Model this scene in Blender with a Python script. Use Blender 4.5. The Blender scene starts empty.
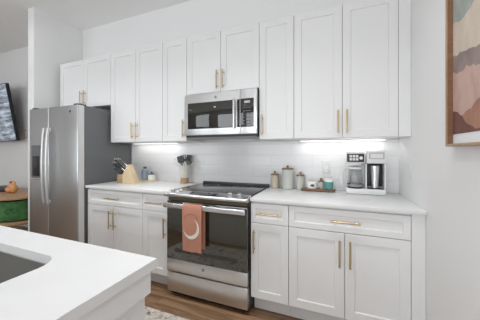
import bpy, bmesh, math, random
from mathutils import Vector, Matrix
PI = math.pi
sc = bpy.context.scene
COL = sc.collection
random.seed(7)

# ------------------------------------------------------------------ camera
cam_d = bpy.data.cameras.new('camera')
cam = bpy.data.objects.new('camera', cam_d); COL.objects.link(cam)
cam.location = (1.376, -2.352, 1.266)
cam.rotation_euler = (PI/2, 0, math.radians(21.537))
cam_d.sensor_fit = 'HORIZONTAL'; cam_d.sensor_width = 36.0
cam_d.lens = 36.0*233.2/480.0
cam_d.shift_y = -7.84/480.0
cam_d.clip_start = 0.02
sc.camera = cam

# ------------------------------------------------------------------ world / light / exposure
w = bpy.data.worlds.new('sky'); sc.world = w; w.use_nodes = True
bg = w.node_tree.nodes['Background']
bg.inputs['Color'].default_value = (0.86, 0.93, 1.0, 1); bg.inputs['Strength'].default_value = 1.0
sc.view_settings.view_transform = 'Standard'; sc.view_settings.look = 'None'
sc.view_settings.exposure = -0.28; sc.view_settings.gamma = 1.0
sc.view_settings.use_curve_mapping = False
sc.cycles.max_bounces = 12; sc.cycles.diffuse_bounces = 7

def area(name, loc, rot, sx, sy, power, color=(1, 1, 1), shape='RECTANGLE', spread=180):
    l = bpy.data.lights.new(name, 'AREA'); l.shape = shape; l.size = sx
    if shape in ('RECTANGLE', 'ELLIPSE'): l.size_y = sy
    l.energy = power; l.color = color; l.spread = math.radians(spread)
    o = bpy.data.objects.new(name, l); COL.objects.link(o)
    o.location = loc; o.rotation_euler = rot
    return o
# fill lamps at unseen windows behind the camera, openings sized to light the cabinets (rear wall y=-5, left wall x=-6)
WINS = [(-4.4, -2.2, .55, 2.65), (-1.2, 1.6, .06, 2.40)]
for i, (a, b, c, d) in enumerate(WINS):
    area('window_fill_light', ((a+b)/2, -4.92, (c+d)/2), (PI/2, 0, 0), b-a-.1, d-c-.1, (38, 72)[i], (.93, .97, 1.0))
# unseen ceiling lamps added to fill the aisle, base cabinets and side walls
for (x, y, p, sp) in [(-1.45, -1.22, 5.0, 95), (-.65, -1.22, 5.0, 95), (.15, -1.25, 4.2, 95), (.95, -1.25, 4.0, 95), (1.6, -1.35, 3.5, 95),
                      (-1.85, -1.1, 2.2, 160), (1.3, -2.0, 3.0, 170), (-1.0, -3.4, 2, 170), (0.8, -3.4, 1.5, 170), (-3.4, -3.0, 2, 170)]:  # the wide lamp before the stub wall follows its bright spot
    area('ceiling_fill_light', (x, y, 3.03), (0, 0, 0), .16, .16, p, (.97, .985, 1.0), 'DISK', sp)

# ------------------------------------------------------------------ materials
def mat(name, col, rough=.5, metal=0.0, spec=.5, coat=0.0, trans=0.0, ior=1.45, emit=None, estr=0):
    m = bpy.data.materials.new(name); m.use_nodes = True
    b = m.node_tree.nodes['Principled BSDF']
    b.inputs['Base Color'].default_value = (*col, 1); b.inputs['Roughness'].default_value = rough
    b.inputs['Metallic'].default_value = metal; b.inputs['Specular IOR Level'].default_value = spec
    b.inputs['Coat Weight'].default_value = coat; b.inputs['Transmission Weight'].default_value = trans
    b.inputs['IOR'].default_value = ior
    if emit:
        b.inputs['Emission Color'].default_value = (*emit, 1); b.inputs['Emission Strength'].default_value = estr
    return m
def nt(m): return m.node_tree.nodes, m.node_tree.links, m.node_tree.nodes['Principled BSDF']
def coords(m, scale=(1, 1, 1), rot=(0, 0, 0), kind='Object'):
    N, L, B = nt(m)
    tc = N.new('ShaderNodeTexCoord'); mp = N.new('ShaderNodeMapping')
    mp.inputs['Scale'].default_value = scale; mp.inputs['Rotation'].default_value = rot
    L.new(tc.outputs[kind], mp.inputs['Vector']); return mp.outputs['Vector']
def ramp(m, fac, stops):
    N, L, B = nt(m); r = N.new('ShaderNodeValToRGB')
    e = r.color_ramp.elements
    while len(e) < len(stops): e.new(.5)
    for q, (p, c) in zip(e, stops): q.position = p; q.color = (*c, 1)
    L.new(fac, r.inputs['Fac']); return r.outputs['Color']
def noise(m, vec, scale, detail=4, rough=.5, dist=0):
    N, L, B = nt(m); n = N.new('ShaderNodeTexNoise')
    n.inputs['Scale'].default_value = scale; n.inputs['Detail'].default_value = detail
    n.inputs['Roughness'].default_value = rough; n.inputs['Distortion'].default_value = dist
    L.new(vec, n.inputs['Vector']); return n.outputs['Fac']
def bump(m, h, strength=.1, dist=.01):
    N, L, B = nt(m); b = N.new('ShaderNodeBump'); b.inputs['Strength'].default_value = strength
    b.inputs['Distance'].default_value = dist
    L.new(h, b.inputs['Height']); L.new(b.outputs['Normal'], B.inputs['Normal'])

M = {}
M['wall'] = mat('wall_paint', (.84, .84, .838), .6)
bump(M['wall'], noise(M['wall'], coords(M['wall']), 180, 3), .04, .002)
M['ceiling'] = mat('ceiling_paint', (.86, .86, .855), .8)
M['cab'] = mat('cabinet_white_lacquer', (.78, .78, .78), .34)
M['quartz'] = mat('white_quartz', (.74, .74, .735), .25)
_n = noise(M['quartz'], coords(M['quartz']), 3.0, 6, .6, 1.2)
nt(M['quartz'])[1].new(ramp(M['quartz'], _n, [(.40, (.735, .735, .73)), (.62, (.755, .753, .75))]), nt(M['quartz'])[2].inputs['Base Color'])
M['brass'] = mat('brushed_brass', (.60, .465, .27), .3, 1.0)
def steel(name, c, r, sc3):
    m = mat(name, c, r, 1.0)
    n = noise(m, coords(m, sc3), 1.0, 2, .5)
    N, L, B = nt(m)
    L.new(ramp(m, n, [(.3, tuple(x*.96 for x in c)), (.7, c)]), B.inputs['Base Color'])
    return m
M['steel_v'] = steel('brushed_steel_vertical', (.62, .625, .63), .30, (9, 9, .6))
M['steel_h'] = steel('brushed_steel_horizontal', (.72, .725, .73), .32, (9, 9, .6))
M['steel_light'] = mat('polished_steel', (.78, .78, .78), .2, 1.0)
M['steel_sink'] = steel('satin_sink_steel', (.46, .455, .44), .34, (6, 6, 2))
M['chrome'] = mat('chrome', (.8, .8, .8), .12, 1.0)
M['fridge_side'] = mat('textured_grey_panel', (.15, .155, .16), .5)
bump(M['fridge_side'], noise(M['fridge_side'], coords(M['fridge_side']), 400, 2), .1, .001)
M['fridge_edge'] = mat('satin_grey_door_edge', (.62, .62, .62), .3, .6)
M['door_edge'] = mat('pale_grey_edge', (.70, .70, .70), .35)
M['black'] = mat('black_plastic', (.012, .012, .012), .4)
M['darkgrey'] = mat('dark_grey_plastic', (.05, .05, .052), .4)
M['black_glass'] = mat('black_glass', (.012, .011, .009), .04, 0, .8, .5)
M['oven_glass'] = mat('oven_door_glass', (.03, .027, .018), .06, 0, 1.0, .8)
M['cook_glass'] = mat('ceramic_cooktop_glass', (.035, .035, .037), .12, 0, .8)
M['ring'] = mat('cooktop_print_grey', (.16, .16, .16), .3)
M['white_plastic'] = mat('white_plastic', (.82, .82, .82), .3)
M['white_gloss'] = mat('white_glaze', (.84, .83, .81), .18)
M['grey_plastic'] = mat('mid_grey_plastic', (.30, .30, .31), .35)
M['print_grey'] = mat('pale_grey_print', (.5, .5, .5), .4)
M['toe'] = mat('toe_kick_white', (.72, .72, .72), .5)

def wood(name, c1, c2, sc3, rough=.5):
    m = mat(name, c1, rough); N, L, B = nt(m)
    n = noise(m, coords(m, sc3), 1.0, 5, .6, .6)
    L.new(ramp(m, n, [(.3, c1), (.7, c2)]), B.inputs['Base Color']); bump(m, n, .08, .002)
    return m
M['wood_pale'] = wood('pale_rubberwood', (.66, .50, .31), (.74, .60, .40), (20, 20, 90), .45)
M['wood_mid'] = wood('mid_acacia', (.36, .24, .12), (.48, .34, .18), (14, 60, 60), .45)
M['wood_dark'] = wood('dark_walnut', (.17, .085, .045), (.27, .14, .075), (14, 70, 70), .4)
M['wood_oak'] = wood('oak_furniture', (.36, .21, .11), (.48, .30, .16), (8, 50, 50), .45)
M['frame_wood'] = wood('picture_frame_wood', (.34, .22, .12), (.46, .31, .18), (60, 60, 8), .45)

def floor_mat():
    m = mat('brown_wood_planks', (.2, .1, .05), .38); N, L, B = nt(m)
    v = coords(m)
    br = N.new('ShaderNodeTexBrick'); br.offset = .37; br.offset_frequency = 2
    br.inputs['Scale'].default_value = 1.0; br.inputs['Brick Width'].default_value = 1.15
    br.inputs['Row Height'].default_value = .16; br.inputs['Mortar Size'].default_value = .0016
    br.inputs['Color1'].default_value = (.0, .0, .0, 1); br.inputs['Color2'].default_value = (1, 1, 1, 1)
    br.inputs['Mortar'].default_value = (.5, .5, .5, 1)
    L.new(v, br.inputs['Vector'])
    v2 = coords(m, (2.2, 26, 1))
    add = N.new('ShaderNodeVectorMath'); add.operation = 'MULTIPLY_ADD'
    add.inputs[1].default_value = (7, 3, 5); L.new(br.outputs['Color'], add.inputs[0]); L.new(v2, add.inputs[2])
    n = noise(m, add.outputs['Vector'], 1.0, 7, .62, .9)
    grain = ramp(m, n, [(.30, (.10, .052, .026)), (.48, (.225, .132, .070)), (.70, (.36, .235, .140))])
    plank = ramp(m, br.outputs['Color'], [(0, (.72, .70, .68)), (1, (1.12, 1.10, 1.08))])
    mx = N.new('ShaderNodeMix'); mx.data_type = 'RGBA'; mx.blend_type = 'MULTIPLY'; mx.inputs['Factor'].default_value = 1
    L.new(grain, mx.inputs['A']); L.new(plank, mx.inputs['B'])
    mm = N.new('ShaderNodeMix'); mm.data_type = 'RGBA'; L.new(br.outputs['Fac'], mm.inputs['Factor'])
    L.new(mx.outputs['Result'], mm.inputs['A']); mm.inputs['B'].default_value = (.06, .032, .016, 1)
    L.new(mm.outputs['Result'], B.inputs['Base Color']); bump(m, n, .06, .003)
    return m
M['floor'] = floor_mat()

def tile_mat(name, rot):
    m = mat(name, (.84, .84, .84), .12); N, L, B = nt(m)
    v = coords(m, (1, 1, 1), rot)
    br = N.new('ShaderNodeTexBrick'); br.offset = .5
    br.inputs['Scale'].default_value = 1.0; br.inputs['Brick Width'].default_value = .40
    br.inputs['Row Height'].default_value = .1125; br.inputs['Mortar Size'].default_value = .0024
    br.inputs['Mortar Smooth'].default_value = .3
    br.inputs['Color1'].default_value = (.825, .825, .83, 1); br.inputs['Color2'].default_value = (.84, .84, .84, 1)
    br.inputs['Mortar'].default_value = (.735, .735, .735, 1)
    L.new(v, br.inputs['Vector']); L.new(br.outputs['Color'], B.inputs['Base Color'])
    n = noise(m, v, 5, 2)
    mth = N.new('ShaderNodeMath'); mth.operation = 'MULTIPLY_ADD'; mth.inputs[1].default_value = -1.0
    L.new(br.outputs['Fac'], mth.inputs[0]); L.new(n, mth.inputs[2])
    bump(m, mth.outputs['Value'], .25, .004)
    return m
M['tile_b'] = tile_mat('white_subway_tile', (PI/2, 0, 0))

# ------------------------------------------------------------------ mesh helpers
class MB:
    def __init__(s): s.bm = bmesh.new()
    def _merge(s, b, mtx=None):
        if mtx is not None: bmesh.ops.transform(b, matrix=mtx, verts=b.verts)
        me = bpy.data.meshes.new('tmp'); b.to_mesh(me); b.free(); s.bm.from_mesh(me); bpy.data.meshes.remove(me); return s
    def box(s, x0, x1, y0, y1, z0, z1, bev=0, seg=2, mtx=None):
        b = bmesh.new(); bmesh.ops.create_cube(b, size=1)
        bmesh.ops.transform(b, matrix=Matrix.Translation(((x0+x1)/2, (y0+y1)/2, (z0+z1)/2)) @ Matrix.Diagonal((x1-x0, y1-y0, z1-z0, 1)), verts=b.verts)
        if bev: bmesh.ops.bevel(b, geom=b.edges[:], offset=bev, segments=seg, profile=.5, affect='EDGES')
        return s._merge(b, mtx)
    def lathe(s, prof, n=32, mtx=None, caps=True):
        b = bmesh.new(); rings = []
        for r, z in prof:
            rings.append([b.verts.new((r*math.cos(2*PI*i/n), r*math.sin(2*PI*i/n), z)) for i in range(n)])
        for a, c in zip(rings, rings[1:]):
            for i in range(n): b.faces.new((a[i], a[(i+1) % n], c[(i+1) % n], c[i]))
        if caps:
            b.faces.new(rings[0][::-1]); b.faces.new(rings[-1])
        bmesh.ops.recalc_face_normals(b, faces=b.faces)
        return s._merge(b, mtx)
    def cyl(s, p0, p1, r, n=20, bev=0):
        p0, p1 = Vector(p0), Vector(p1); d = p1-p0; L = d.length
        q = Vector((0, 0, 1)).rotation_difference(d).to_matrix().to_4x4()
        pr = [(r, 0), (r, L)] if not bev else [(r-bev, 0), (r, bev), (r, L-bev), (r-bev, L)]
        return s.lathe(pr, n, Matrix.Translation(p0) @ q)
    def tube(s, pts, r, n=12, closed=False, rz=None):
        b = bmesh.new(); pts = [Vector(p) for p in pts]; N = len(pts); rings = []
        up = None
        for i, p in enumerate(pts):
            a = pts[(i-1) % N] if (closed or i > 0) else p
            c = pts[(i+1) % N] if (closed or i < N-1) else p
            t = (c-a).normalized()
            if up is None: up = t.orthogonal().normalized()
            up = (up - t*up.dot(t)).normalized(); sd = t.cross(up)
            rr = r[i] if isinstance(r, (list, tuple)) else r
            rings.append([b.verts.new(p + rr*(math.cos(2*PI*k/n)*up + math.sin(2*PI*k/n)*sd)) for k in range(n)])
        m = N if closed else N-1
        for i in range(m):
            A, B = rings[i], rings[(i+1) % N]
            for k in range(n): b.faces.new((A[k], A[(k+1) % n], B[(k+1) % n], B[k]))
        if not closed: b.faces.new(rings[0][::-1]); b.faces.new(rings[-1])
        bmesh.ops.recalc_face_normals(b, faces=b.faces)
        return s._merge(b)
    def prism(s, poly, axis, a, c, bev=0, seg=2, mtx=None):
        """poly: 2-D outline, extruded along axis ('X': poly=(y,z), 'Y': poly=(x,z), 'Z': poly=(x,y)) from a to c"""
        b = bmesh.new()
        f = {'X': lambda p, t: (t, p[0], p[1]), 'Y': lambda p, t: (p[0], t, p[1]), 'Z': lambda p, t: (p[0], p[1], t)}[axis]
        v0 = [b.verts.new(f(p, a)) for p in poly]; v1 = [b.verts.new(f(p, c)) for p in poly]; n = len(poly)
        b.faces.new(v0); b.faces.new(v1)
        for i in range(n): b.faces.new((v0[i], v0[(i+1) % n], v1[(i+1) % n], v1[i]))
        bmesh.ops.recalc_face_normals(b, faces=b.faces)
        if bev: bmesh.ops.bevel(b, geom=b.edges[:], offset=bev, segments=seg, profile=.5, affect='EDGES')
        return s._merge(b, mtx)
    def shaker(s, x0, x1, z0, z1, yf, th=.02, rail=.058, rec=.008):
        """a recessed-panel door: front at y=yf, back at yf+th"""
        b = bmesh.new(); c = .0018
        def ring(i, y): return [b.verts.new((x, y, z)) for x, z in ((x0+i, z0+i), (x1-i, z0+i), (x1-i, z1-i), (x0+i, z1-i))]
        R = [ring(0, yf+th), ring(0, yf+c), ring(c, yf), ring(rail, yf), ring(rail+.004, yf+rec)]
        for A, B in zip(R, R[1:]):
            for i in range(4): b.faces.new((A[i], A[(i+1) % 4], B[(i+1) % 4], B[i]))
        b.faces.new(R[0][::-1]); b.faces.new(R[-1])
        bmesh.ops.recalc_face_normals(b, faces=b.faces)
        return s._merge(b)
    def ellipsoid(s, c, r, n=20, m=12, mtx=None):
        b = bmesh.new(); bmesh.ops.create_uvsphere(b, u_segments=n, v_segments=m, radius=1)
        bmesh.ops.transform(b, matrix=Matrix.Translation(c) @ Matrix.Diagonal((*r, 1)), verts=b.verts)
        return s._merge(b, mtx)
    def mesh(s, name, m, smooth=True):
        me = bpy.data.meshes.new(name); s.bm.to_mesh(me); s.bm.free()
        me.materials.append(m)
        if smooth:
            me.polygons.foreach_set('use_smooth', [True]*len(me.polygons))
            me.set_sharp_from_angle(angle=math.radians(35))
        return me
def link(name, me, parent=None, loc=(0, 0, 0)):
    o = bpy.data.objects.new(name, me); COL.objects.link(o); o.location = loc
    if parent: o.parent = parent
    return o
def part(name, mb, m, parent, label=None):
    o = link(name, mb.mesh(name, m), parent)
    if label: o['label'] = label
    return o
def tag(o, label, cat, group=None):
    o['label'] = label; o['category'] = cat
    if group: o['group'] = group
    return o
def thing(name, label, cat, loc, rz=0, group=None):
    o = link(name, None, None, loc); o.rotation_euler = (0, 0, rz); o.empty_display_size = .1
    return tag(o, label, cat, group)
def single(name, mb, m, label, cat, loc, rz=0, group=None):
    o = link(name, mb.mesh(name, m), None, loc); o.rotation_euler = (0, 0, rz)
    return tag(o, label, cat, group)
def struct(name, mb, m):
    o = link(name, mb.mesh(name, m, False)); o['kind'] = 'structure'; return o
def rrect(x0, x1, y0, y1, r, n=8):
    P = []
    for cx, cy, a in ((x1-r, y1-r, 0), (x0+r, y1-r, PI/2), (x0+r, y0+r, PI), (x1-r, y0+r, 1.5*PI)):
        for i in range(n+1): P.append((cx+r*math.cos(a+PI/2*i/n), cy+r*math.sin(a+PI/2*i/n)))
    return P

# ------------------------------------------------------------------ the room
WX = 1.905; H = 3.06; LX = -6.0; RY = -5.0
struct('floor', MB().box(LX-.1, WX+.1, RY-.1, .1, -.1, 0), M['floor'])
struct('ceiling', MB().box(LX-.1, WX+.1, RY-.1, .1, H, H+.1), M['ceiling'])
struct('wall_back', MB().box(LX-.1, WX+.1, 0, .1, 0, H), M['wall'])
struct('wall_right', MB().box(WX, WX+.1, RY, 0, 0, H), M['wall'])
struct('wall_left', MB().box(LX-.1, LX, RY, 0, 0, H), M['wall'])
rw = MB(); xs = [LX]+[q for ab in WINS for q in ab[:2]]+[WX]
for i in range(0, len(xs), 2): rw.box(xs[i], xs[i+1], RY-.1, RY, 0, H)
for a, b, c, d in WINS: rw.box(a, b, RY-.1, RY, 0, c); rw.box(a, b, RY-.1, RY, d, H)
struct('wall_rear', rw, M['wall'])
for i, (a, b, c, d) in enumerate(WINS):  # unseen window frames in the openings sized for fill light
    f = MB()
    for x in (a, (a+b)/2-.03, b-.06): f.box(x, x+.06, RY-.07, RY+.03, c, d)
    for z in (c, (c+d)/2-.03, d-.06): f.box(a, b, RY-.065, RY+.025, z, z+.06)
    struct('window_%d' % (i+1), f, M['white_plastic'])
# stub wall beside the fridge
struct('wall_fridge_side', MB().box(-2.165, -2.045, -.61, 0, 0, H), M['wall'])
# tile splashback behind the worktop and round the corner
struct('trim_1', MB().box(-1.09, WX, -.008, 0, .914, 1.376), M['tile_b'])
for n, b in (('baseboard_back', (-6, -2.17, -.014, 0)), ('baseboard_right', (WX-.014, WX, RY, -.70))):
    struct(n, MB().box(b[0], b[1], b[2], b[3], 0, .11, .003), M['toe'])

# ------------------------------------------------------------------ bar pulls
def pull_mesh(L, vertical, name='handle'):
    mb = MB(); r = .0062; st = .032; c = L/2-.028
    if vertical:
        mb.cyl((0, -st, -L/2), (0, -st, L/2), r, 16, .001)
        for z in (-c, c): mb.cyl((0, -st, z), (0, 0, z), .005, 12)
    else:
        mb.cyl((-L/2, -st, 0), (L/2, -st, 0), r, 16, .001)
        for x in (-c, c): mb.cyl((x, -st, 0), (x, 0, 0), .005, 12)
    return mb.mesh(name, M['brass'])
PV = pull_mesh(.18, True); PHL = pull_mesh(.19, False)
def pull(parent, me, x, y, z):
    return link('handle', me, parent, (x, y, z))

# ------------------------------------------------------------------ wall cabinets
def wall_cabinet(x0, x1, z0, z1, doors, side, label, hz=None, depth=.33):
    t = thing('wall_cabinet', label, 'cabinet', (x0, 0, z0)); wd = x1-x0; h = z1-z0
    part('cabinet_box', MB().box(.0008, wd-.0008, -depth, -.009, 0, h, .001, 1), M['cab'], t)
    g = .002; th = .02; yf = -depth-th-.001
    n = doors; each = wd/n
    for i in range(n):
        a = i*each+g; b = (i+1)*each-g
        d = part('door', MB().shaker(a, b, .002, h-.002, yf, th), M['cab'], t)
        s_ = side if n == 1 else ('R' if i == 0 else 'L')
        hx = b-.03 if s_ == 'R' else a+.03
        pull(d, PV, hx, yf, (hz-z0) if hz else .125)
    return t
ZT = 2.43; ZB = 1.38
A, B_, C_, D_, E_, F_, G_ = -1.981, -1.055, -.298, .004, .770, 1.076, 1.826
wall_cabinet(A, B_, 1.825, ZT, 2, '', 'short two-door white wall cabinet above the steel fridge', hz=1.94)
wall_cabinet(B_, C_, ZB, ZT, 2, '', 'tall two-door white wall cabinet above the knife block')
wall_cabinet(C_, D_, ZB, ZT, 1, 'R', 'narrow one-door white wall cabinet left of the microwave')
wall_cabinet(D_, E_, 1.842, ZT, 2, '', 'short two-door white wall cabinet directly over the microwave', hz=1.957)
wall_cabinet(E_, F_, ZB, ZT, 1, 'L', 'narrow one-door white wall cabinet right of the microwave')
wall_cabinet(F_, G_, ZB, ZT, 2, '', 'tall two-door white wall cabinet above the white coffee maker')
single('filler_panel', MB().box(0, WX-G_-.003, -.345, -.009, 0, ZT-ZB, .001, 1), M['cab'],
       'narrow plain white filler strip between the upper cabinets and the right wall', 'filler panel', (G_+.0015, 0, ZB))

# under-cabinet lights
M['led'] = mat('led_diffuser', (.9, .9, .9), .4, emit=(1, .98, .95), estr=3)
def under_light(x0, x1, label, power):
    t = thing('under_cabinet_light', label, 'light', ((x0+x1)/2, -.075, ZB-.001)); L = x1-x0
    part('housing', MB().box(-L/2, L/2, -.03, .03, -.008, 0, .001), M['white_plastic'], t)
    part('diffuser', MB().box(-L/2+.01, L/2-.01, -.022, .022, -.010, -.0082, .0005), M['led'], t)
    area('under_cabinet_glow', ((x0+x1)/2, -.075, ZB-.014), (0, 0, 0), L-.04, .04, power, (1.0, .99, .97))
under_light(-.98, -.30, 'slim glowing strip light under the cabinet above the knife block', .38)
under_light(1.09, 1.80, 'slim glowing strip light under the cabinet above the coffee maker', .5)

# ------------------------------------------------------------------ base cabinets
CT = .886     # underside of the worktop
def base_cabinet(x0, x1, doors, side, label):
    t = thing('base_cabinet', label, 'cabinet', (x0, 0, 0)); wd = x1-x0
    part('cabinet_box', MB().box(.0008, wd-.0008, -.61, -.009, .134, CT-.001, .001, 1), M['cab'], t)
    part('toe_kick', MB().box(.0008, wd-.0008, -.535, -.45, 0, .133), M['toe'], t)
    g = .0022; th = .02; yf = -.631
    d = part('drawer', MB().shaker(g, wd-g, .722, .872, yf, th, .04), M['cab'], t)
    pull(d, PHL, wd/2, yf, .797)
    each = wd/doors
    for i in range(doors):
        a = i*each+g; b = (i+1)*each-g
        o = part('door', MB().shaker(a, b, .141, .717, yf, th), M['cab'], t)
        s_ = side if doors == 1 else ('R' if i == 0 else 'L')
        pull(o, PV, b-.03 if s_ == 'R' else a+.03, yf, .585)
    return t
base_cabinet(-1.055, -.298, 2, '', 'two-door white base cabinet with one drawer beside the fridge')
base_cabinet(-.298, .002, 1, 'R', 'narrow white base cabinet with drawer immediately left of the range')
base_cabinet(.786, 1.080, 1, 'L', 'narrow white base cabinet with drawer immediately right of the range')
base_cabinet(1.080, 1.830, 2, '', 'wide two-door white base cabinet with long drawer below the coffee maker')
single('filler_panel', MB().box(0, WX-1.8335, -.628, -.58, 0, CT-.001, .001, 1), M['cab'],
       'plain white filler strip between the right-hand base cabinet and the wall', 'filler panel', (1.8315, 0, 0))
# worktops
single('worktop', MB().box(0, 1.066, -.65, -.009, 0, .028, .003), M['quartz'],
       'white quartz worktop between fridge and range, carrying the knife block', 'worktop', (-1.066, 0, CT))
single('worktop', MB().box(0, WX-.787-.001, -.65, -.009, 0, .028, .003), M['quartz'],
       'white quartz worktop right of the range, carrying canisters and coffee maker', 'worktop', (.787, 0, CT))

# ------------------------------------------------------------------ microwave
t = thing('microwave', 'stainless steel over-the-range microwave mounted between the upper cabinets', 'microwave', (.016, 0, 1.412))
W_ = .748; Hm = .414
part('casing', MB().box(0, W_, -.375, -.010, .0, Hm, .002), M['darkgrey'], t)
yf = -.405
door = part('door', MB().box(0, .590, yf, -.3755, .018, Hm, .003), M['steel_h'], t)
part('window', MB().box(.040, .522, yf-.003, yf+.002, .078, .330, .002), M['black_glass'], door)
hb = MB().cyl((.545, yf-.034, .065), (.545, yf-.034, .335), .0125, 16, .002)
for z in (.085, .315): hb.cyl((.545, yf-.034, z), (.545, yf+.001, z), .008, 12)
part('handle', hb, M['steel_light'], door)
part('handle_pocket', MB().box(.563, .588, yf-.0015, yf+.002, .078, .330, .001), M['black'], door)
cp = part('control_panel', MB().box(.592, W_, yf, -.3755, .018, Hm, .003), M['steel_h'], t)
part('keypad', MB().box(.596, .722, yf-.002, yf+.002, .078, .333, .002), M['black_glass'], cp)
part('display', MB().box(.632, .687, yf-.0032, yf-.0015, .292, .312, .0005, 1), M['print_grey'], cp)
M['button'] = mat('dim_button_print', (.10, .10, .095), .4)
for r in range(6):
    for c in range(3): part('button', MB().box(.623+c*.026, .642+c*.026, yf-.0030, yf-.0015, .10+r*.029, .110+r*.029), M['button'], cp)
part('emblem', MB().cyl((.345, yf-.002, .370), (.345, yf+.001, .370), .014, 20), M['grey_plastic'], door)
part('underside_vent', MB().box(.02, W_-.02, -.37, -.05, -.006, -.0005, .002), M['grey_plastic'], t)

# ------------------------------------------------------------------ range
t = thing('range', 'stainless steel slide-in electric range with black glass oven door', 'cooker', (.012, 0, 0))
W_ = .764
part('body', MB().box(.002, W_-.002, -.615, -.03, .03, .885, .002), M['darkgrey'], t)
part('cooktop', MB().box(0, W_, -.60, -.045, .8865, .922, .003), M['cook_glass'], t)
for (x, y, r) in ((.2, -.45, .10), (.2, -.19, .075), (.55, -.45, .085), (.55, -.19, .10)):
    part('burner_ring', MB().lathe([(r-.0015, .9222), (r, .9224), (r+.0015, .9222)], 48, Matrix.Translation((x, y, 0)), False), M['ring'], t)
part('rear_trim', MB().box(0, W_, -.044, -.012, .8865, .938, .004), M['darkgrey'], t)
cp = part('control_panel', MB().prism([(-.601, .8866), (-.601, .924), (-.615, .927), (-.695, .909), (-.702, .900), (-.700, .884), (-.66, .874), (-.616, .874)], 'X', -.004, W_+.004, .002, 1), M['steel_h'], t)
sl = math.atan2(.018, .08)
def onpanel(x, u, h):   # u: 0 front .. 1 rear along the sloped panel, h above it
    y = -.695+.08*u; z = .909+.018*u
    return Vector((x, y-h*math.sin(sl), z+h*math.cos(sl)))
for x in (.062, .145, .61, .69):
    p0 = onpanel(x, .5, .0005); p1 = onpanel(x, .5, .026)
    k = MB().cyl(p0, onpanel(x, .5, .005), .023, 24, .001).cyl(onpanel(x, .5, .005), p1, .017, 24, .003)
    part('knob', k, M['steel_h'], t)
dm = Matrix.Translation(onpanel(.365, .5, .0012)) @ Matrix.Rotation(sl, 4, 'X')
part('touch_display', MB().box(-.125, .125, -.026, .026, -.001, .001, .0004, 1, dm), M['black_glass'], cp)
dp = MB()
for i in range(8): dp.box(-.09+i*.024, -.078+i*.024, -.012, -.006, .0011, .0014, mtx=dm); dp.box(-.09+i*.024, -.078+i*.024, .006, .012, .0011, .0014, mtx=dm)
part('display_marks', dp, M['print_grey'], cp)
M['vent'] = mat('brown_reflection_vent', (.10, .075, .045), .3)  # brown reflection on the black vent, put into its colour
part('vent_slot', MB().box(.01, W_-.01, -.65, -.616, .842, .872), M['vent'], t)
yf = -.668
door = part('door', MB().box(.004, W_-.004, yf, -.617, .334, .838, .004), M['oven_glass'], t)
part('window_border', MB().box(.085, W_-.085, yf-.0012, yf+.001, .40, .43, .0003, 1), M['black_glass'], door)
part('lower_band', MB().box(.004, W_-.004, yf-.003, -.617, .226, .3335, .004), M['steel_h'], door)
part('emblem', MB().cyl((W_/2-.01, yf-.0045, .29), (W_/2-.01, yf-.002, .29), .014, 24), M['grey_plastic'], door)
hb = MB().box(.006, W_-.006, -.728, -.705, .790, .834, .009, 3)
for x in (.02, W_-.07): hb.box(x, x+.05, -.7045, yf+.001, .798, .826, .004)
part('handle', hb, M['steel_light'], door)
part('drawer', MB().box(.004, W_-.004, yf+.004, -.617, .045, .214, .005), M['steel_h'], t)
for x in (.03, W_-.07): part('foot', MB().box(x, x+.04, -.60, -.55, 0, .031), M['black'], t)
part('base_skirt', MB().box(.02, W_-.02, -.625, -.58, .008, .043), M['black'], t)

# towel over the oven handle
M['towel'] = mat('terracotta_cotton', (.56, .27, .19), .95, spec=.1)
nt(M['towel'])[1].new(ramp(M['towel'], noise(M['towel'], coords(M['towel']), 260, 2), [(.3, (.50, .235, .165)), (.7, (.60, .30, .215))]), nt(M['towel'])[2].inputs['Base Color'])
bump(M['towel'], noise(M['towel'], coords(M['towel']), 700, 2), .4, .002)
M['moon'] = mat('cream_print', (.82, .76, .69), .9, spec=.1)
M['arc'] = mat('rose_print', (.44, .20, .15), .9, spec=.1)
def sheet(fn, nu, nv, thick):
    b = bmesh.new(); g = [[b.verts.new(fn(i/nu, j/nv)) for j in range(nv+1)] for i in range(nu+1)]
    for i in range(nu):
        for j in range(nv): b.faces.new((g[i][j], g[i+1][j], g[i+1][j+1], g[i][j+1]))
    bmesh.ops.recalc_face_normals(b, faces=b.faces)
    bmesh.ops.solidify(b, geom=b.faces[:], thickness=thick)
    mb = MB(); mb._merge(b); return mb
TX0, TX1 = .226, .408
def towel_path(v):   # v 0 = front bottom hem, 1 = back bottom hem
    path = [(-.735, .455), (-.7385, .70), (-.7355, .808), (-.733, .837), (-.7165, .8395), (-.700, .837), (-.6965, .80), (-.695, .70), (-.694, .475)]
    L = [0]
    for a, b in zip(path, path[1:]): L.append(L[-1]+math.dist(a, b))
    s = v*L[-1]
    for i in range(len(path)-1):
        if s <= L[i+1]+1e-9:
            f = (s-L[i])/(L[i+1]-L[i]); return (path[i][0]+f*(path[i+1][0]-path[i][0]), path[i][1]+f*(path[i+1][1]-path[i][1]))
    return path[-1]
def tw(u, v):
    y, z = towel_path(v); fr = 1-v
    wob = .003*math.sin(u*9+1.0)*max(0, (.80-z))/.25
    return (TX0+(TX1-TX0)*u + (.012 if v > .6 else 0) + .006*(z-.8)*(u-.5), y+wob*(1 if v < .5 else .4), z)
t = thing('dish_towel', 'terracotta dish towel with cream crescent moon hanging on the oven handle', 'towel', (0, 0, 0))
part('cloth', sheet(tw, 16, 46, .0025), M['towel'], t)
def front(x, z, off):
    v = .5*(0)  # nearest point of the front sheet
    u = (x-TX0)/(TX1-TX0)
    y = -.735-.0035*min(1, (z-.455)/.245)
    wob = .003*math.sin(u*9+1.0)*max(0, (.80-z))/.25
    return (x, y+wob-off, z)
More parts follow.
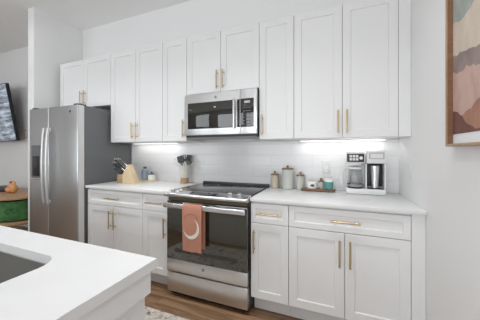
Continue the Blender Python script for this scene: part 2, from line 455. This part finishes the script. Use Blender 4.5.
def print_shape(poly_out, poly_in, off):
    b = bmesh.new()
    o = [b.verts.new(front(x, z, off)) for x, z in poly_out]; i_ = [b.verts.new(front(x, z, off)) for x, z in poly_in]
    for k in range(len(o)-1): b.faces.new((o[k], o[k+1], i_[k+1], i_[k]))
    bmesh.ops.recalc_face_normals(b, faces=b.faces)
    bmesh.ops.solidify(b, geom=b.faces[:], thickness=.0006)
    mb = MB(); mb._merge(b); return mb
mx, mz, mr = .313, .645, .076
out_, in_ = [], []
for k in range(41):
    a = math.radians(-170+ (k/40)*235)
    tt = math.sin(PI*k/40)
    out_.append((mx+mr*math.cos(a), mz+mr*1.12*math.sin(a))); in_.append((mx+(mr-.001-.027*tt)*math.cos(a), mz+(mr-.001-.027*tt)*1.12*math.sin(a)))
part('moon_print', print_shape(out_, in_, .0036), M['moon'], t)
out_, in_ = [], []
for k in range(25):
    a = math.radians(25+k/24*130); out_.append((mx+.078*math.cos(a), .690+.078*math.sin(a))); in_.append((mx+.068*math.cos(a), .690+.068*math.sin(a)))
part('arc_print', print_shape(out_, in_, .0034), M['arc'], t)

# ------------------------------------------------------------------ fridge
t = thing('refrigerator', 'tall stainless steel side-by-side refrigerator with ice and water dispenser', 'fridge', (-1.928, 0, 0))
W_ = .843; SX = .358
part('body', MB().box(.004, W_-.004, -.640, -.03, .03, 1.765, .004), M['fridge_side'], t)
ld = part('door', MB().box(0, SX-.003, -.714, -.645, .07, 1.765, .008, 3), M['steel_v'], t)
rd = part('door', MB().box(SX+.003, W_, -.714, -.645, .07, 1.765, .008, 3), M['steel_v'], t)
part('door_edge', MB().box(W_+.0002, W_+.002, -.705, -.647, .075, 1.76, .0008, 1), M['door_edge'], rd, 'pale grey edge strip')
part('toe_grille', MB().box(.02, W_-.02, -.66, -.62, .004, .066), M['black'], t)
def bow(x):
    P = []
    for i in range(25):
        s_ = i/24; P.append((x, -.738-.020*math.sin(PI*s_)**.8, .70+.83*s_))
    return P
for x, d in ((SX-.036, ld), (SX+.036, rd)):
    hb = MB().tube(bow(x), .0150, 14)
    for z in (.715, 1.515): hb.box(x-.013, x+.013, -.738, -.7142, z-.022, z+.022, .004)
    part('handle', hb, M['fridge_edge'], d)
M['disp'] = mat('dispenser_grey', (.13, .13, .135), .3)
dz = part('dispenser', MB().box(.045, .215, -.7165, -.70, .965, 1.345, .002), M['disp'], ld)
part('dispenser_cavity', MB().box(.062, .198, -.7175, -.70, .99, 1.225, .006), M['black'], ld)
part('dispenser_paddle', MB().box(.11, .15, -.719, -.71, 1.09, 1.20, .003), M['darkgrey'], ld)
part('drip_tray', MB().box(.045, .215, -.728, -.7145, .952, .972, .003), M['steel_light'], ld)
part('emblem', MB().cyl((.72, -.7155, 1.70), (.72, -.7135, 1.70), .013, 20), M['darkgrey'], rd)
for x in (.03, W_-.09): part('hinge_cover', MB().box(x, x+.06, -.70, -.60, 1.7655, 1.782, .004), M['darkgrey'], t)

# ------------------------------------------------------------------ island with sink
IX, IY = .836, -1.733
IX0, IY1 = -1.7, -2.95
SXa, SXb, SYa, SYb = -.28, .548, -2.27, -1.852
b = bmesh.new()
outer = [(IX0, IY1), (IX, IY1), (IX, IY), (IX0, IY)]
hole = rrect(SXa, SXb, SYa, SYb, .075, 10)
def loop(pts, z): return [b.verts.new((x, y, z)) for x, y in pts]
zt, zb2 = .914, .884
for z in (zt, zb2):
    o = loop(outer, z); h = loop(hole, z)
    eo = [b.edges.new((o[i], o[(i+1) % 4])) for i in range(4)]; eh = [b.edges.new((h[i], h[(i+1) % len(h)])) for i in range(len(h))]
    bmesh.ops.triangle_fill(b, use_beauty=True, edges=eo+eh)
    if z == zt: o1, h1 = o, h
    else:
        for i in range(4): b.faces.new((o1[i], o1[(i+1) % 4], o[(i+1) % 4], o[i]))
        for i in range(len(h)): b.faces.new((h1[i], h1[(i+1) % len(h)], h[(i+1) % len(h)], h[i]))
bmesh.ops.recalc_face_normals(b, faces=b.faces)
mb = MB(); mb._merge(b)
single('island_worktop', mb, M['quartz'], 'large white quartz island worktop in the foreground with a sink cut-out', 'worktop', (0, 0, 0))
t = thing('kitchen_island', 'white panelled island base below the foreground worktop', 'kitchen island', (0, 0, 0))
x0, x1, y0, y1 = IX0+.04, .812, IY1+.25, -1.762
part('end_panel', MB().box(x1-.03, x1, y0, y1, 0, .882, .001, 1), M['cab'], t)
part('end_panel', MB().box(x0, x0+.03, y0, y1, 0, .882, .001, 1), M['cab'], t)
part('front_panel', MB().box(x0+.0305, x1-.0305, y1-.03, y1, .0, .882, .001, 1), M['cab'], t)
part('rear_panel', MB().box(x0+.0305, x1-.0305, y0, y0+.03, 0, .882, .001, 1), M['cab'], t)
part('apron', MB().box(x1+.0005, x1+.016, y0-.03, -1.752, .808, .882, .002, 1).box(x0-.016, x1, y1+.0005, -1.742, .808, .882, .002, 1), M['cab'], t)
# undermount basin
b = bmesh.new(); rings = []
for off, z, r in ((-.012, .8825, .075), (.004, .8825, .075), (.010, .72, .07), (.035, .68, .05)):
    rings.append([b.verts.new((x, y, z)) for x, y in rrect(SXa+off, SXb-off, SYa+off, SYb-off, r, 10)])
for A_, B2 in zip(rings, rings[1:]):
    n = len(A_)
    for i in range(n): b.faces.new((A_[i], A_[(i+1) % n], B2[(i+1) % n], B2[i]))
b.faces.new(rings[-1])
bmesh.ops.recalc_face_normals(b, faces=b.faces)
for f in b.faces: f.normal_flip()
bmesh.ops.solidify(b, geom=b.faces[:], thickness=.0015)
mb = MB(); mb._merge(b)
t = thing('kitchen_sink', 'stainless steel undermount sink basin set in the island worktop', 'sink', (0, 0, 0))
part('basin', mb, M['steel_sink'], t)
part('drain', MB().lathe([(.045, .6835), (.045, .686), (.03, .6865), (.028, .684)], 28, Matrix.Translation((.12, -2.06, 0))), M['steel_light'], t)

# ------------------------------------------------------------------ rug
def rug_mat():
    m = mat('patterned_rug', (.5, .45, .4), .95, spec=.1); N, L, B = nt(m); v = coords(m)
    n1 = noise(m, v, 9, 5, .65, 1.5); n2 = noise(m, v, 45, 3, .6)
    c = ramp(m, n1, [(.30, (.09, .07, .07)), (.38, (.26, .20, .19)), (.45, (.58, .53, .47)), (.66, (.70, .66, .60))])
    c2 = ramp(m, n2, [(.3, (.72, .72, .72)), (.7, (1.1, 1.1, 1.1))])
    mx = N.new('ShaderNodeMix'); mx.data_type = 'RGBA'; mx.blend_type = 'MULTIPLY'; mx.inputs['Factor'].default_value = 1
    L.new(c, mx.inputs['A']); L.new(c2, mx.inputs['B']); L.new(mx.outputs['Result'], B.inputs['Base Color'])
    bump(m, n2, .5, .006); return m
M['rug'] = rug_mat()
single('runner_rug', MB().box(-.75, .85, -.72, 0, 0, .008, .003), M['rug'], 'cream and charcoal distressed runner rug on the wood floor before the range', 'rug', (.15, -.862, .0005))

# ------------------------------------------------------------------ worktop things
Z = .9145
# knife block
t = thing('knife_block', 'pale wooden wedge knife block with dark-handled knives against the fridge', 'knife block', (-.790, -.355, Z), 0)
part('wedge', MB().prism([(-.036, .0), (.160, .0), (.040, .212), (-.036, .098)], 'Y', -.036, .036, .002), M['wood_pale'], t)
part('front_block', MB().box(-.118, -.037, -.036, .036, 0, .098, .003), M['wood_mid'], t)
for row, (px, pz) in enumerate(((-.075, .112), (-.040, .124), (-.006, .166))):
    for yy in (-.026, 0, .026):
        L = (.14, .205, .205)[row]
        p = Vector((px, yy, pz)); q = Matrix.Rotation(-math.radians(56), 4, 'Y')
        k = part('knife', MB().box(-.010, .010, -.0105, .0105, .0, L-.034, .004, 2, Matrix.Translation(p) @ q), M['darkgrey'], t)
        part('tang', MB().box(-.0108, .0108, -.003, .003, 0, L-.036, .0005, 1, Matrix.Translation(p) @ q), M['chrome'], k)
        part('end_cap', MB().box(-.010, .010, -.0107, .0107, L-.0338, L, .004, 2, Matrix.Translation(p) @ q), M['chrome'], k)
# soap tray
t = thing('serving_board', 'thin pale wooden board under the blue-grey bottle and white jar', 'board', (-.725, -.115, Z))
part('board', MB().prism([(.135*math.cos(2*PI*i/40), .075*math.sin(2*PI*i/40)) for i in range(40)], 'Z', 0, .010, .002), M['wood_pale'], t)
M['blue_glass'] = mat('smoky_blue_glass', (.30, .38, .45), .08, 0, .6, .3)
M['navy'] = mat('slate_blue', (.10, .14, .19), .35)
t = thing('bottle', 'rounded blue-grey glass bottle on the small board by the knife block', 'bottle', (-.765, -.112, Z+.0105))
part('body', MB().lathe([(.034, 0), (.040, .005), (.041, .095), (.036, .118), (.018, .134), (.017, .142)], 28), M['blue_glass'], t)
part('stopper', MB().lathe([(.019, .1425), (.022, .148), (.018, .162), (.006, .166)], 20), M['navy'], t)
t = thing('jar', 'little white jar with slate-blue knob on the board beside the bottle', 'jar', (-.664, -.110, Z+.0105))
part('body', MB().lathe([(.036, 0), (.043, .006), (.044, .062), (.040, .070)], 28), M['white_gloss'], t)
part('lid', MB().lathe([(.040, .0705), (.034, .080), (.012, .086), (.014, .100), (.005, .106)], 24), M['navy'], t)
# utensil crock
t = thing('utensil_crock', 'cream ribbed utensil crock with wooden foot beside the range', 'crock', (-.185, -.115, Z))
part('foot', MB().lathe([(.047, 0), (.048, .004), (.043, .058), (.046, .062)], 32), M['wood_mid'], t)
rb = MB(); nr = 72; bb = bmesh.new(); rr = []
prof = [(.044, .0625), (.050, .072), (.062, .175), (.066, .200), (.064, .204), (.060, .201), (.052, .09)]
for r, z in prof:
    rr.append([bb.verts.new(((r+(.0012 if i % 2 else -.0012)*(r > .049))*math.cos(2*PI*i/nr), (r+(.0012 if i % 2 else -.0012)*(r > .049))*math.sin(2*PI*i/nr), z)) for i in range(nr)])
for a, c in zip(rr, rr[1:]):
    for i in range(nr): bb.faces.new((a[i], a[(i+1) % nr], c[(i+1) % nr], c[i]))
bb.faces.new(rr[0][::-1]); bb.faces.new(rr[-1]); bmesh.ops.recalc_face_normals(bb, faces=bb.faces); rb._merge(bb)
M['cream'] = mat('cream_ceramic', (.74, .71, .65), .4)
part('pot', rb, M['cream'], t)
M['utensil'] = mat('charcoal_silicone', (.075, .09, .09), .45)
M['utensil_b'] = mat('slate_silicone', (.16, .18, .18), .45)
uc = Vector((-.185, -.115, Z+.095))
def utensil(name, label, dx, dy, kind, L, m):
    L += .062; base = Vector((dx*.30, dy*.30, .0)); tip = Vector((dx*1.25, dy*1.1, L)); d = (tip-base).normalized()
    t = thing(name, label, name.split('_')[-1], tuple(uc))
    part('handle', MB().cyl(base, base+d*(L-.045), .0055, 12, .001), M['steel_light'] if kind == 'fork' else m, t)
    q = Matrix.Translation(base+d*(L-.045)) @ Vector((0, 0, 1)).rotation_difference(d).to_matrix().to_4x4()
    hd = MB()
    if kind == 'spoon': hd.ellipsoid((0, 0, .034), (.033, .011, .042), mtx=q)
    elif kind == 'spatula': hd.prism([(-.014, 0), (.014, 0), (.034, .022), (.034, .085), (-.034, .085), (-.034, .022)], 'Y', -.004, .004, .002, mtx=q)
    elif kind == 'ladle': hd.lathe([(.004, -.004), (.026, .006), (.037, .026), (.038, .040), (.034, .039), (.022, .012)], 20, q)
    elif kind == 'whisk':
        for k in range(5):
            a = PI*k/5
            pts = [q @ Vector((.024*math.sin(PI*s/12)*math.cos(a)*(1 if s < 99 else 1), .024*math.sin(PI*s/12)*math.sin(a), .085*(s/12)**.8)) for s in range(13)]
            hd.tube(pts, .002, 6)
    elif kind == 'fork':
        hd.box(-.027, .027, -.005, .005, 0, .03, .002, mtx=q)
        for x in (-.022, 0, .022): hd.box(x-.005, x+.005, -.005, .005, .027, .08, .002, mtx=q)
    part('head', hd, m, t)
G = 'kitchen utensils in the crock'
utensil('slotted_spatula', 'charcoal spatula leaning left in the cream crock', -.048, -.004, 'spatula', .115, M['utensil'])
utensil('serving_spoon', 'charcoal spoon standing at the middle of the cream crock', -.006, -.044, 'spoon', .125, M['utensil'])
utensil('soup_ladle', 'slate-grey ladle leaning right in the cream crock', .050, .000, 'ladle', .105, M['utensil_b'])
utensil('pasta_fork', 'slate-grey pasta fork standing at the back of the cream crock', -.034, .040, 'fork', .135, M['utensil_b'])
utensil('broad_spatula', 'dark broad spatula at the back right of the cream crock', .020, .044, 'spatula', .128, M['utensil'])

# canisters
M['can_beige'] = mat('beige_canister', (.60, .53, .42), .35)
M['can_sage'] = mat('pale_sage_canister', (.60, .62, .58), .3)
M['bronze'] = mat('aged_bronze', (.30, .19, .10), .35, .8)
def canister(x, y, r, h, m, label):
    t = thing('canister', label, 'canister', (x, y, Z))
    part('body', MB().lathe([(r-.003, 0), (r, .003), (r, h-.012), (r-.002, h-.010)], 36), m, t)
    l = part('lid', MB().lathe([(r+.0015, h-.0095), (r+.0025, h-.006), (r+.0015, h-.001), (r-.010, h+.004), (.006, h+.006)], 36), M['bronze'], t)
    part('knob', MB().lathe([(.005, h+.0062), (.005, h+.010), (.010, h+.015), (.0115, h+.021), (.008, h+.027), (.002, h+.029)], 20), M['bronze'], l)
canister(.848, -.075, .038, .135, M['can_beige'], 'small warm beige lidded canister nearest the range')
canister(.975, -.075, .055, .195, M['can_sage'], 'tallest lidded canister, pale sage, middle of the three')
canister(1.095, -.075, .036, .135, M['can_sage'], 'small pale sage lidded canister at the left end of the dark board')

# dark board with mug, jar, teal candle
t = thing('serving_tray', 'dark wooden oblong serving board carrying mug and teal pot', 'tray', (1.255, -.120, Z))
part('board', MB().prism(rrect(-.150, .150, -.058, .058, .050, 8), 'Z', .006, .018, .003), M['wood_dark'], t)
for x in (-.09, .09): part('foot', MB().box(x-.01, x+.01, -.035, .035, 0, .0058, .001, 1), M['wood_dark'], t)
zt2 = Z+.0185
t = thing('mug', 'white mug with dark oval emblem standing on the dark wooden board', 'mug', (1.205, -.118, zt2))
part('cup', MB().lathe([(.036, 0), (.044, .004), (.049, .022), (.050, .064), (.048, .066), (.046, .062), (.042, .010)], 32), M['white_gloss'], t)
part('handle', MB().tube([(.0475+.024*math.sin(PI*i/12), 0, .014+.036*i/12) for i in range(13)], .005, 10), M['white_gloss'], t)
em = bmesh.new(); vs = []
for k in range(24):
    a = 2*PI*k/24; ang = math.radians(-82)+.34*math.cos(a); zz = .034+.011*math.sin(a); vs.append(em.verts.new((.0506*math.cos(ang), .0506*math.sin(ang), zz)))
cc = em.verts.new((.0510*math.cos(math.radians(-82)), .0510*math.sin(math.radians(-82)), .034))
for k in range(24): em.faces.new((vs[k], vs[(k+1) % 24], cc))
mbm = MB(); mbm._merge(em); part('emblem', mbm, M['darkgrey'], t)
t = thing('sugar_jar', 'small cream jar with brown knobbed lid behind the white mug', 'jar', (1.283, -.088, zt2))
part('body', MB().lathe([(.020, 0), (.022, .003), (.022, .060), (.020, .062)], 28), M['cream'], t)
part('lid', MB().lathe([(.026, .0622), (.026, .070), (.012, .074), (.009, .082), (.012, .092), (.004, .096)], 24), M['wood_dark'], t)
M['teal'] = mat('teal_glaze', (.10, .30, .30), .2)
t = thing('pot', 'teal glazed pot with white rim at the right end of the dark board', 'pot', (1.348, -.122, zt2))
part('body', MB().lathe([(.030, 0), (.037, .004), (.039, .040), (.038, .070)], 28), M['teal'], t)
part('rim', MB().lathe([(.0385, .0702), (.039, .092), (.036, .094), (.034, .090), (.034, .0705)], 28), M['white_gloss'], t)

# coffee maker
t = thing('coffee_maker', 'white two-sided drip coffee maker with glass carafe in the corner', 'coffee maker', (1.488, -.165, Z))
W_ = .295; cy = .145
part('base', MB().box(0, W_, 0, cy, 0, .045, .006), M['white_plastic'], t)
part('back', MB().box(.004, W_-.004, .105, cy-.002, .0455, .345, .006), M['white_plastic'], t)
hd = part('brew_head', MB().box(.0, .146, -.002, .104, .262, .352, .006), M['white_plastic'], t)
part('control_panel', MB().box(.006, .138, -.0045, .0, .268, .338, .002), M['darkgrey'], hd)
for r in range(2):
    for c in range(3): part('button', MB().box(.026+c*.024, .046+c*.024, -.006, -.0042, .281+r*.026, .302+r*.026, .001, 1), M['white_plastic'], hd)
part('dial', MB().cyl((.113, -.013, .303), (.113, -.0046, .303), .014, 20, .002), M['chrome'], hd)
part('filter_basket', MB().lathe([(.048, .238), (.056, .244), (.060, .2615)], 28, Matrix.Translation((.073, .055, 0))), M['white_plastic'], hd)
part('warming_plate', MB().lathe([(.056, .0455), (.058, .047), (.058, .050), (.054, .051)], 32, Matrix.Translation((.073, .052, 0))), M['black'], t)
M['clear'] = mat('clear_glass', (.92, .93, .93), .02, trans=1.0, ior=1.15)
ca = part('carafe', MB().lathe([(.045, .0515), (.056, .056), (.062, .085), (.060, .13), (.052, .185), (.050, .205), (.0475, .205), (.050, .185), (.0575, .13), (.0595, .085), (.053, .058)], 36, Matrix.Translation((.073, .052, 0))), M['clear'], t)
part('carafe_band', MB().lathe([(.0615, .058), (.0635, .066), (.0640, .078), (.0628, .079), (.060, .060)], 36, Matrix.Translation((.073, .052, 0)), False), M['grey_plastic'], ca)
part('carafe_lid', MB().lathe([(.050, .2055), (.053, .210), (.052, .222), (.020, .230)], 32, Matrix.Translation((.073, .052, 0))), M['white_plastic'], ca)
hp = [(.028, .030, .212), (.0, .015, .214), (-.022, .003, .208), (-.034, -.004, .185), (-.038, -.006, .15), (-.036, -.005, .10), (-.028, .0, .075)]
part('carafe_handle', MB().tube(hp, [.008, .009, .010, .010, .010, .009, .007], 12), M['white_plastic'], ca)
tk = part('pod_side', MB().box(.156, W_, -.002, .104, .258, .362, .006), M['white_plastic'], t)
part('lid_panel', MB().box(.172, W_-.012, -.005, 0, .295, .348, .003), M['print_grey'], tk)
part('lid_label', MB().box(.182, W_-.022, -.0062, -.0045, .303, .340, .001, 1), M['white_plastic'], tk)
part('brew_bay', MB().box(.160, W_-.006, .094, .1045, .06, .2575, .002), M['darkgrey'], t)
part('bay_side', MB().box(.148, .158, .004, .104, .0455, .2575, .002), M['white_plastic'], t)
part('bay_side', MB().box(W_-.010, W_, .004, .104, .0455, .2575, .002), M['white_plastic'], t)
part('travel_tumbler', MB().lathe([(.022, .048), (.026, .052), (.034, .20), (.034, .235), (.030, .240)], 28, Matrix.Translation((.222, .052, 0))), M['steel_light'], t)
part('drip_grate', MB().box(.166, W_-.016, .006, .09, .0456, .0478, .0005, 1), M['darkgrey'], t)

# outlets and switch
def plate(name, label, cat, loc, rz, frame=None, kind='outlet'):
    t = thing(name, label, cat, loc, rz)
    part('plate', MB().box(-.036, .036, -.006, 0, -.058, .058, .002), M['white_plastic'], t)
    if kind == 'outlet':
        for z in (-.026, .026):
            s_ = part('socket', MB().box(-.017, .017, -.008, -.0062, z-.017, z+.017, .0008, 1), M['white_gloss'], t)
            part('slots', MB().box(-.008, -.005, -.0084, -.0078, z-.004, z+.008).box(.005, .008, -.0084, -.0078, z-.004, z+.008), M['grey_plastic'], s_)
    else:
        part('rocker', MB().box(-.016, .016, -.009, -.0062, -.032, .032, .0012), M['white_gloss'], t)
    if frame:
        f = MB()
        f.box(-.044, -.0365, -.007, 0, -.066, .066, .001, 1).box(.0365, .044, -.007, 0, -.066, .066, .001, 1)
        f.box(-.036, .036, -.007, 0, .0585, .066, .001, 1).box(-.036, .036, -.007, 0, -.066, -.0585, .001, 1)
        part('surround', f, frame, t)
plate('wall_outlet', 'white double outlet on the tiles behind the teal pot', 'outlet', (1.326, -.0085, 1.124), 0)
plate('wall_outlet', 'white outlet on the tiles just left of the utensil crock', 'outlet', (-.395, -.0085, 1.15), 0)
plate('wall_outlet', 'white outlet on the right-hand wall above the worktop corner', 'outlet', (WX-.0005, -.33, 1.12), PI/2)
M['copper'] = mat('copper_edge', (.62, .40, .26), .35, .7)
plate('light_switch', 'white light switch with copper surround on the living-room wall', 'switch', (-3.46, -.0005, 1.575), 0, M['copper'], 'switch')

# ------------------------------------------------------------------ picture on the right wall
PY0, PY1, PZ0, PZ1 = -1.68, -.98, 1.292, 2.32
t = thing('framed_picture', 'wood-framed abstract desert mountains picture hanging on the right wall', 'picture', (WX-.001, 0, 0))
fw_, fd = .012, .034
def pbox(a, b, c, d, x0, x1, bev=.001): return MB().box(x0, x1, a, b, c, d, bev, 1)
fr = MB().box(-fd, 0, PY0, PY0+fw_, PZ0, PZ1, .002).box(-fd, 0, PY1-fw_, PY1, PZ0, PZ1, .002)
fr.box(-fd, 0, PY0+fw_, PY1-fw_, PZ0, PZ0+fw_, .002).box(-fd, 0, PY0+fw_, PY1-fw_, PZ1-fw_, PZ1, .002)
part('frame', fr, M['frame_wood'], t)
part('inner_shade', MB().box(-.030, -.011, PY1-fw_-.004, PY1-fw_-.0002, PZ0+fw_, PZ1-fw_).box(-.030, -.011, PY0+fw_+.0002, PY0+fw_+.004, PZ0+fw_, PZ1-fw_), M['wood_dark'], t, 'shaded inner edge of the frame, painted dark')  # shade on the frame's inner sides, added as dark strips
iy0, iy1, iz0, iz1 = PY0+fw_, PY1-fw_, PZ0+fw_, PZ1-fw_
part('mat_board', MB().box(-.010, -.001, iy0, iy1, iz0, iz1), mat('white_mat', (.80, .82, .85), .4), t)
def art(name, c1, c2, edge, zlow, k):
    """one painted band: 'edge' gives its ridge line as (s, z), s measured from the far side of the sheet; zlow its lower edge"""
    m = mat(name, c1, .7, spec=.2); N, L, B = nt(m)
    n = noise(m, coords(m, (1, 6, 3)), 2.0, 5, .6, .5)
    L.new(ramp(m, n, [(.35, c1), (.65, c2)]), B.inputs['Base Color'])
    poly = [(iy1-s, z) for s, z in edge] + [(iy1-edge[-1][0], zlow), (iy1-edge[0][0], zlow)]
    part('painted_band', MB().prism(poly, 'X', -.0102-.0003*k, -.0095), m, t)
WA = iy1-iy0; zb3 = iz0+.043
def ridge(pts, n=40, amp=.006, seed=0):
    rnd = random.Random(seed); P = []
    for i in range(n+1):
        s = i/n*WA
        for (a, za), (b, zb_) in zip(pts, pts[1:]):
            if a <= s <= b+1e-6:
                f = (s-a)/(b-a); f = f*f*(3-2*f); P.append((s, za+(zb_-za)*f+rnd.uniform(-amp, amp))); break
    return P
art('sage_sky', (.30, .33, .31), (.40, .41, .37), [(0, iz1), (WA, iz1)], zb3, 0)
art('beige_hill', (.56, .47, .39), (.64, .55, .47), ridge([(0, 1.855), (.08, 1.835), (.21, 1.865), (.45, 1.95), (WA, 1.90)], amp=.003, seed=1), zb3, 1)
art('mauve_ridge', (.25, .195, .18), (.33, .26, .24), ridge([(0, 1.700), (.05, 1.700), (.10, 1.69), (.21, 1.675), (.45, 1.72), (WA, 1.65)], amp=.006, seed=2), zb3, 2)
art('rose_plain', (.50, .33, .28), (.58, .41, .36), ridge([(0, 1.635), (.05, 1.612), (.12, 1.622), (.21, 1.596), (.45, 1.60), (WA, 1.55)], amp=.007, seed=3), zb3, 3)
art('terracotta_mountain', (.34, .17, .12), (.42, .225, .16), ridge([(0, 1.37), (.08, 1.42), (.14, 1.44), (.21, 1.475), (.45, 1.54), (WA, 1.45)], amp=.004, seed=4), zb3, 4)
art('brown_mountain', (.15, .07, .06), (.21, .10, .08), ridge([(0, 1.452), (.04, 1.445), (.07, 1.425), (.14, 1.376), (.19, 1.358), (WA, 1.358)], amp=.003, seed=5), zb3, 5)

# ------------------------------------------------------------------ living room beyond the fridge
M['screen'] = mat('reflection_screen', (.02, .02, .025), .25)  # window blinds reflected in the screen, put in as striped emission
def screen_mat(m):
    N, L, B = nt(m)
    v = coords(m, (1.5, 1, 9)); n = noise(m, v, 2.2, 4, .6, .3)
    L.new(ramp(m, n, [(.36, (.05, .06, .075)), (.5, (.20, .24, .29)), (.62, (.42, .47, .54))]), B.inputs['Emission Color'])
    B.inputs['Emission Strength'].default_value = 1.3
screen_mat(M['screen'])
t = thing('television', 'flat television tilted down on a wall mount beyond the fridge', 'television', (-4.15, -.22, 1.905))
rot = Matrix.Rotation(math.radians(9), 4, 'X')
part('cabinet', MB().box(-.74, .74, .0, .045, -.46, .46, .004, 2, rot), M['black'], t)
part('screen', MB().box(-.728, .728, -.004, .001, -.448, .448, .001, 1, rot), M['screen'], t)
part('wall_mount', MB().box(-.2, .2, .17, .219, -.2, .2, .004).box(-.03, .03, .05, .171, -.05, .05), M['black'], t)

def ell(a, b_, n=64): return [(a*math.cos(2*PI*i/n), b_*math.sin(2*PI*i/n)) for i in range(n)]
M['green'] = mat('green_velvet', (.035, .115, .035), .7)
nt(M['green'])[1].new(ramp(M['green'], noise(M['green'], coords(M['green']), 14, 4), [(.3, (.02, .08, .02)), (.7, (.09, .26, .08))]), nt(M['green'])[2].inputs['Base Color'])
t_c = t = thing('console_table', 'oval wooden console table with green drum below its top', 'table', (-3.02, -.55, 0))
part('table_top', MB().prism(ell(.78, .38), 'Z', .668, .70, .006), M['wood_oak'], t)
part('drum', MB().prism(ell(.73, .33), 'Z', .405, .645), M['green'], t)
part('shelf', MB().prism(ell(.78, .38), 'Z', .35, .384, .006), M['wood_oak'], t)
for x, y in ((-.5, -.18), (.5, -.18), (-.5, .18), (.5, .18)): part('leg', MB().cyl((x, y, 0), (x, y, .349), .03, 16), M['black'], t)
M['salmon'] = mat('salmon_ceramic', (.80, .32, .18), .4)
M['amber'] = mat('amber_ceramic', (.70, .36, .13), .35)
for x in (-.45, .45): part('riser', MB().box(x-.03, x+.03, -.12, .12, .6455, .6675), M['black'], t_c)
for x in (-.45, .45): part('riser', MB().box(x-.03, x+.03, -.12, .12, .3845, .4045), M['black'], t_c)
t = thing('ornament', 'salmon and amber three-lobed ornament on the oval console table', 'ornament', (-2.80, -.50, .7005))
part('body', MB().ellipsoid((-.01, 0, .045), (.07, .05, .045)).ellipsoid((.02, .0, .095), (.036, .032, .045)), M['salmon'], t)
part('lobe', MB().ellipsoid((.08, 0, .065), (.045, .04, .065)).ellipsoid((.08, 0, .135), (.024, .024, .028)), M['amber'], t)
part('finial', MB().ellipsoid((.018, 0, .145), (.02, .02, .016)), M['wood_dark'], t)
single('tray', MB().prism(ell(.24, .14), 'Z', 0, .05, .004), M['black'], 'low black tray on the oval console table behind the ornament', 'tray', (-3.18, -.42, .7005))
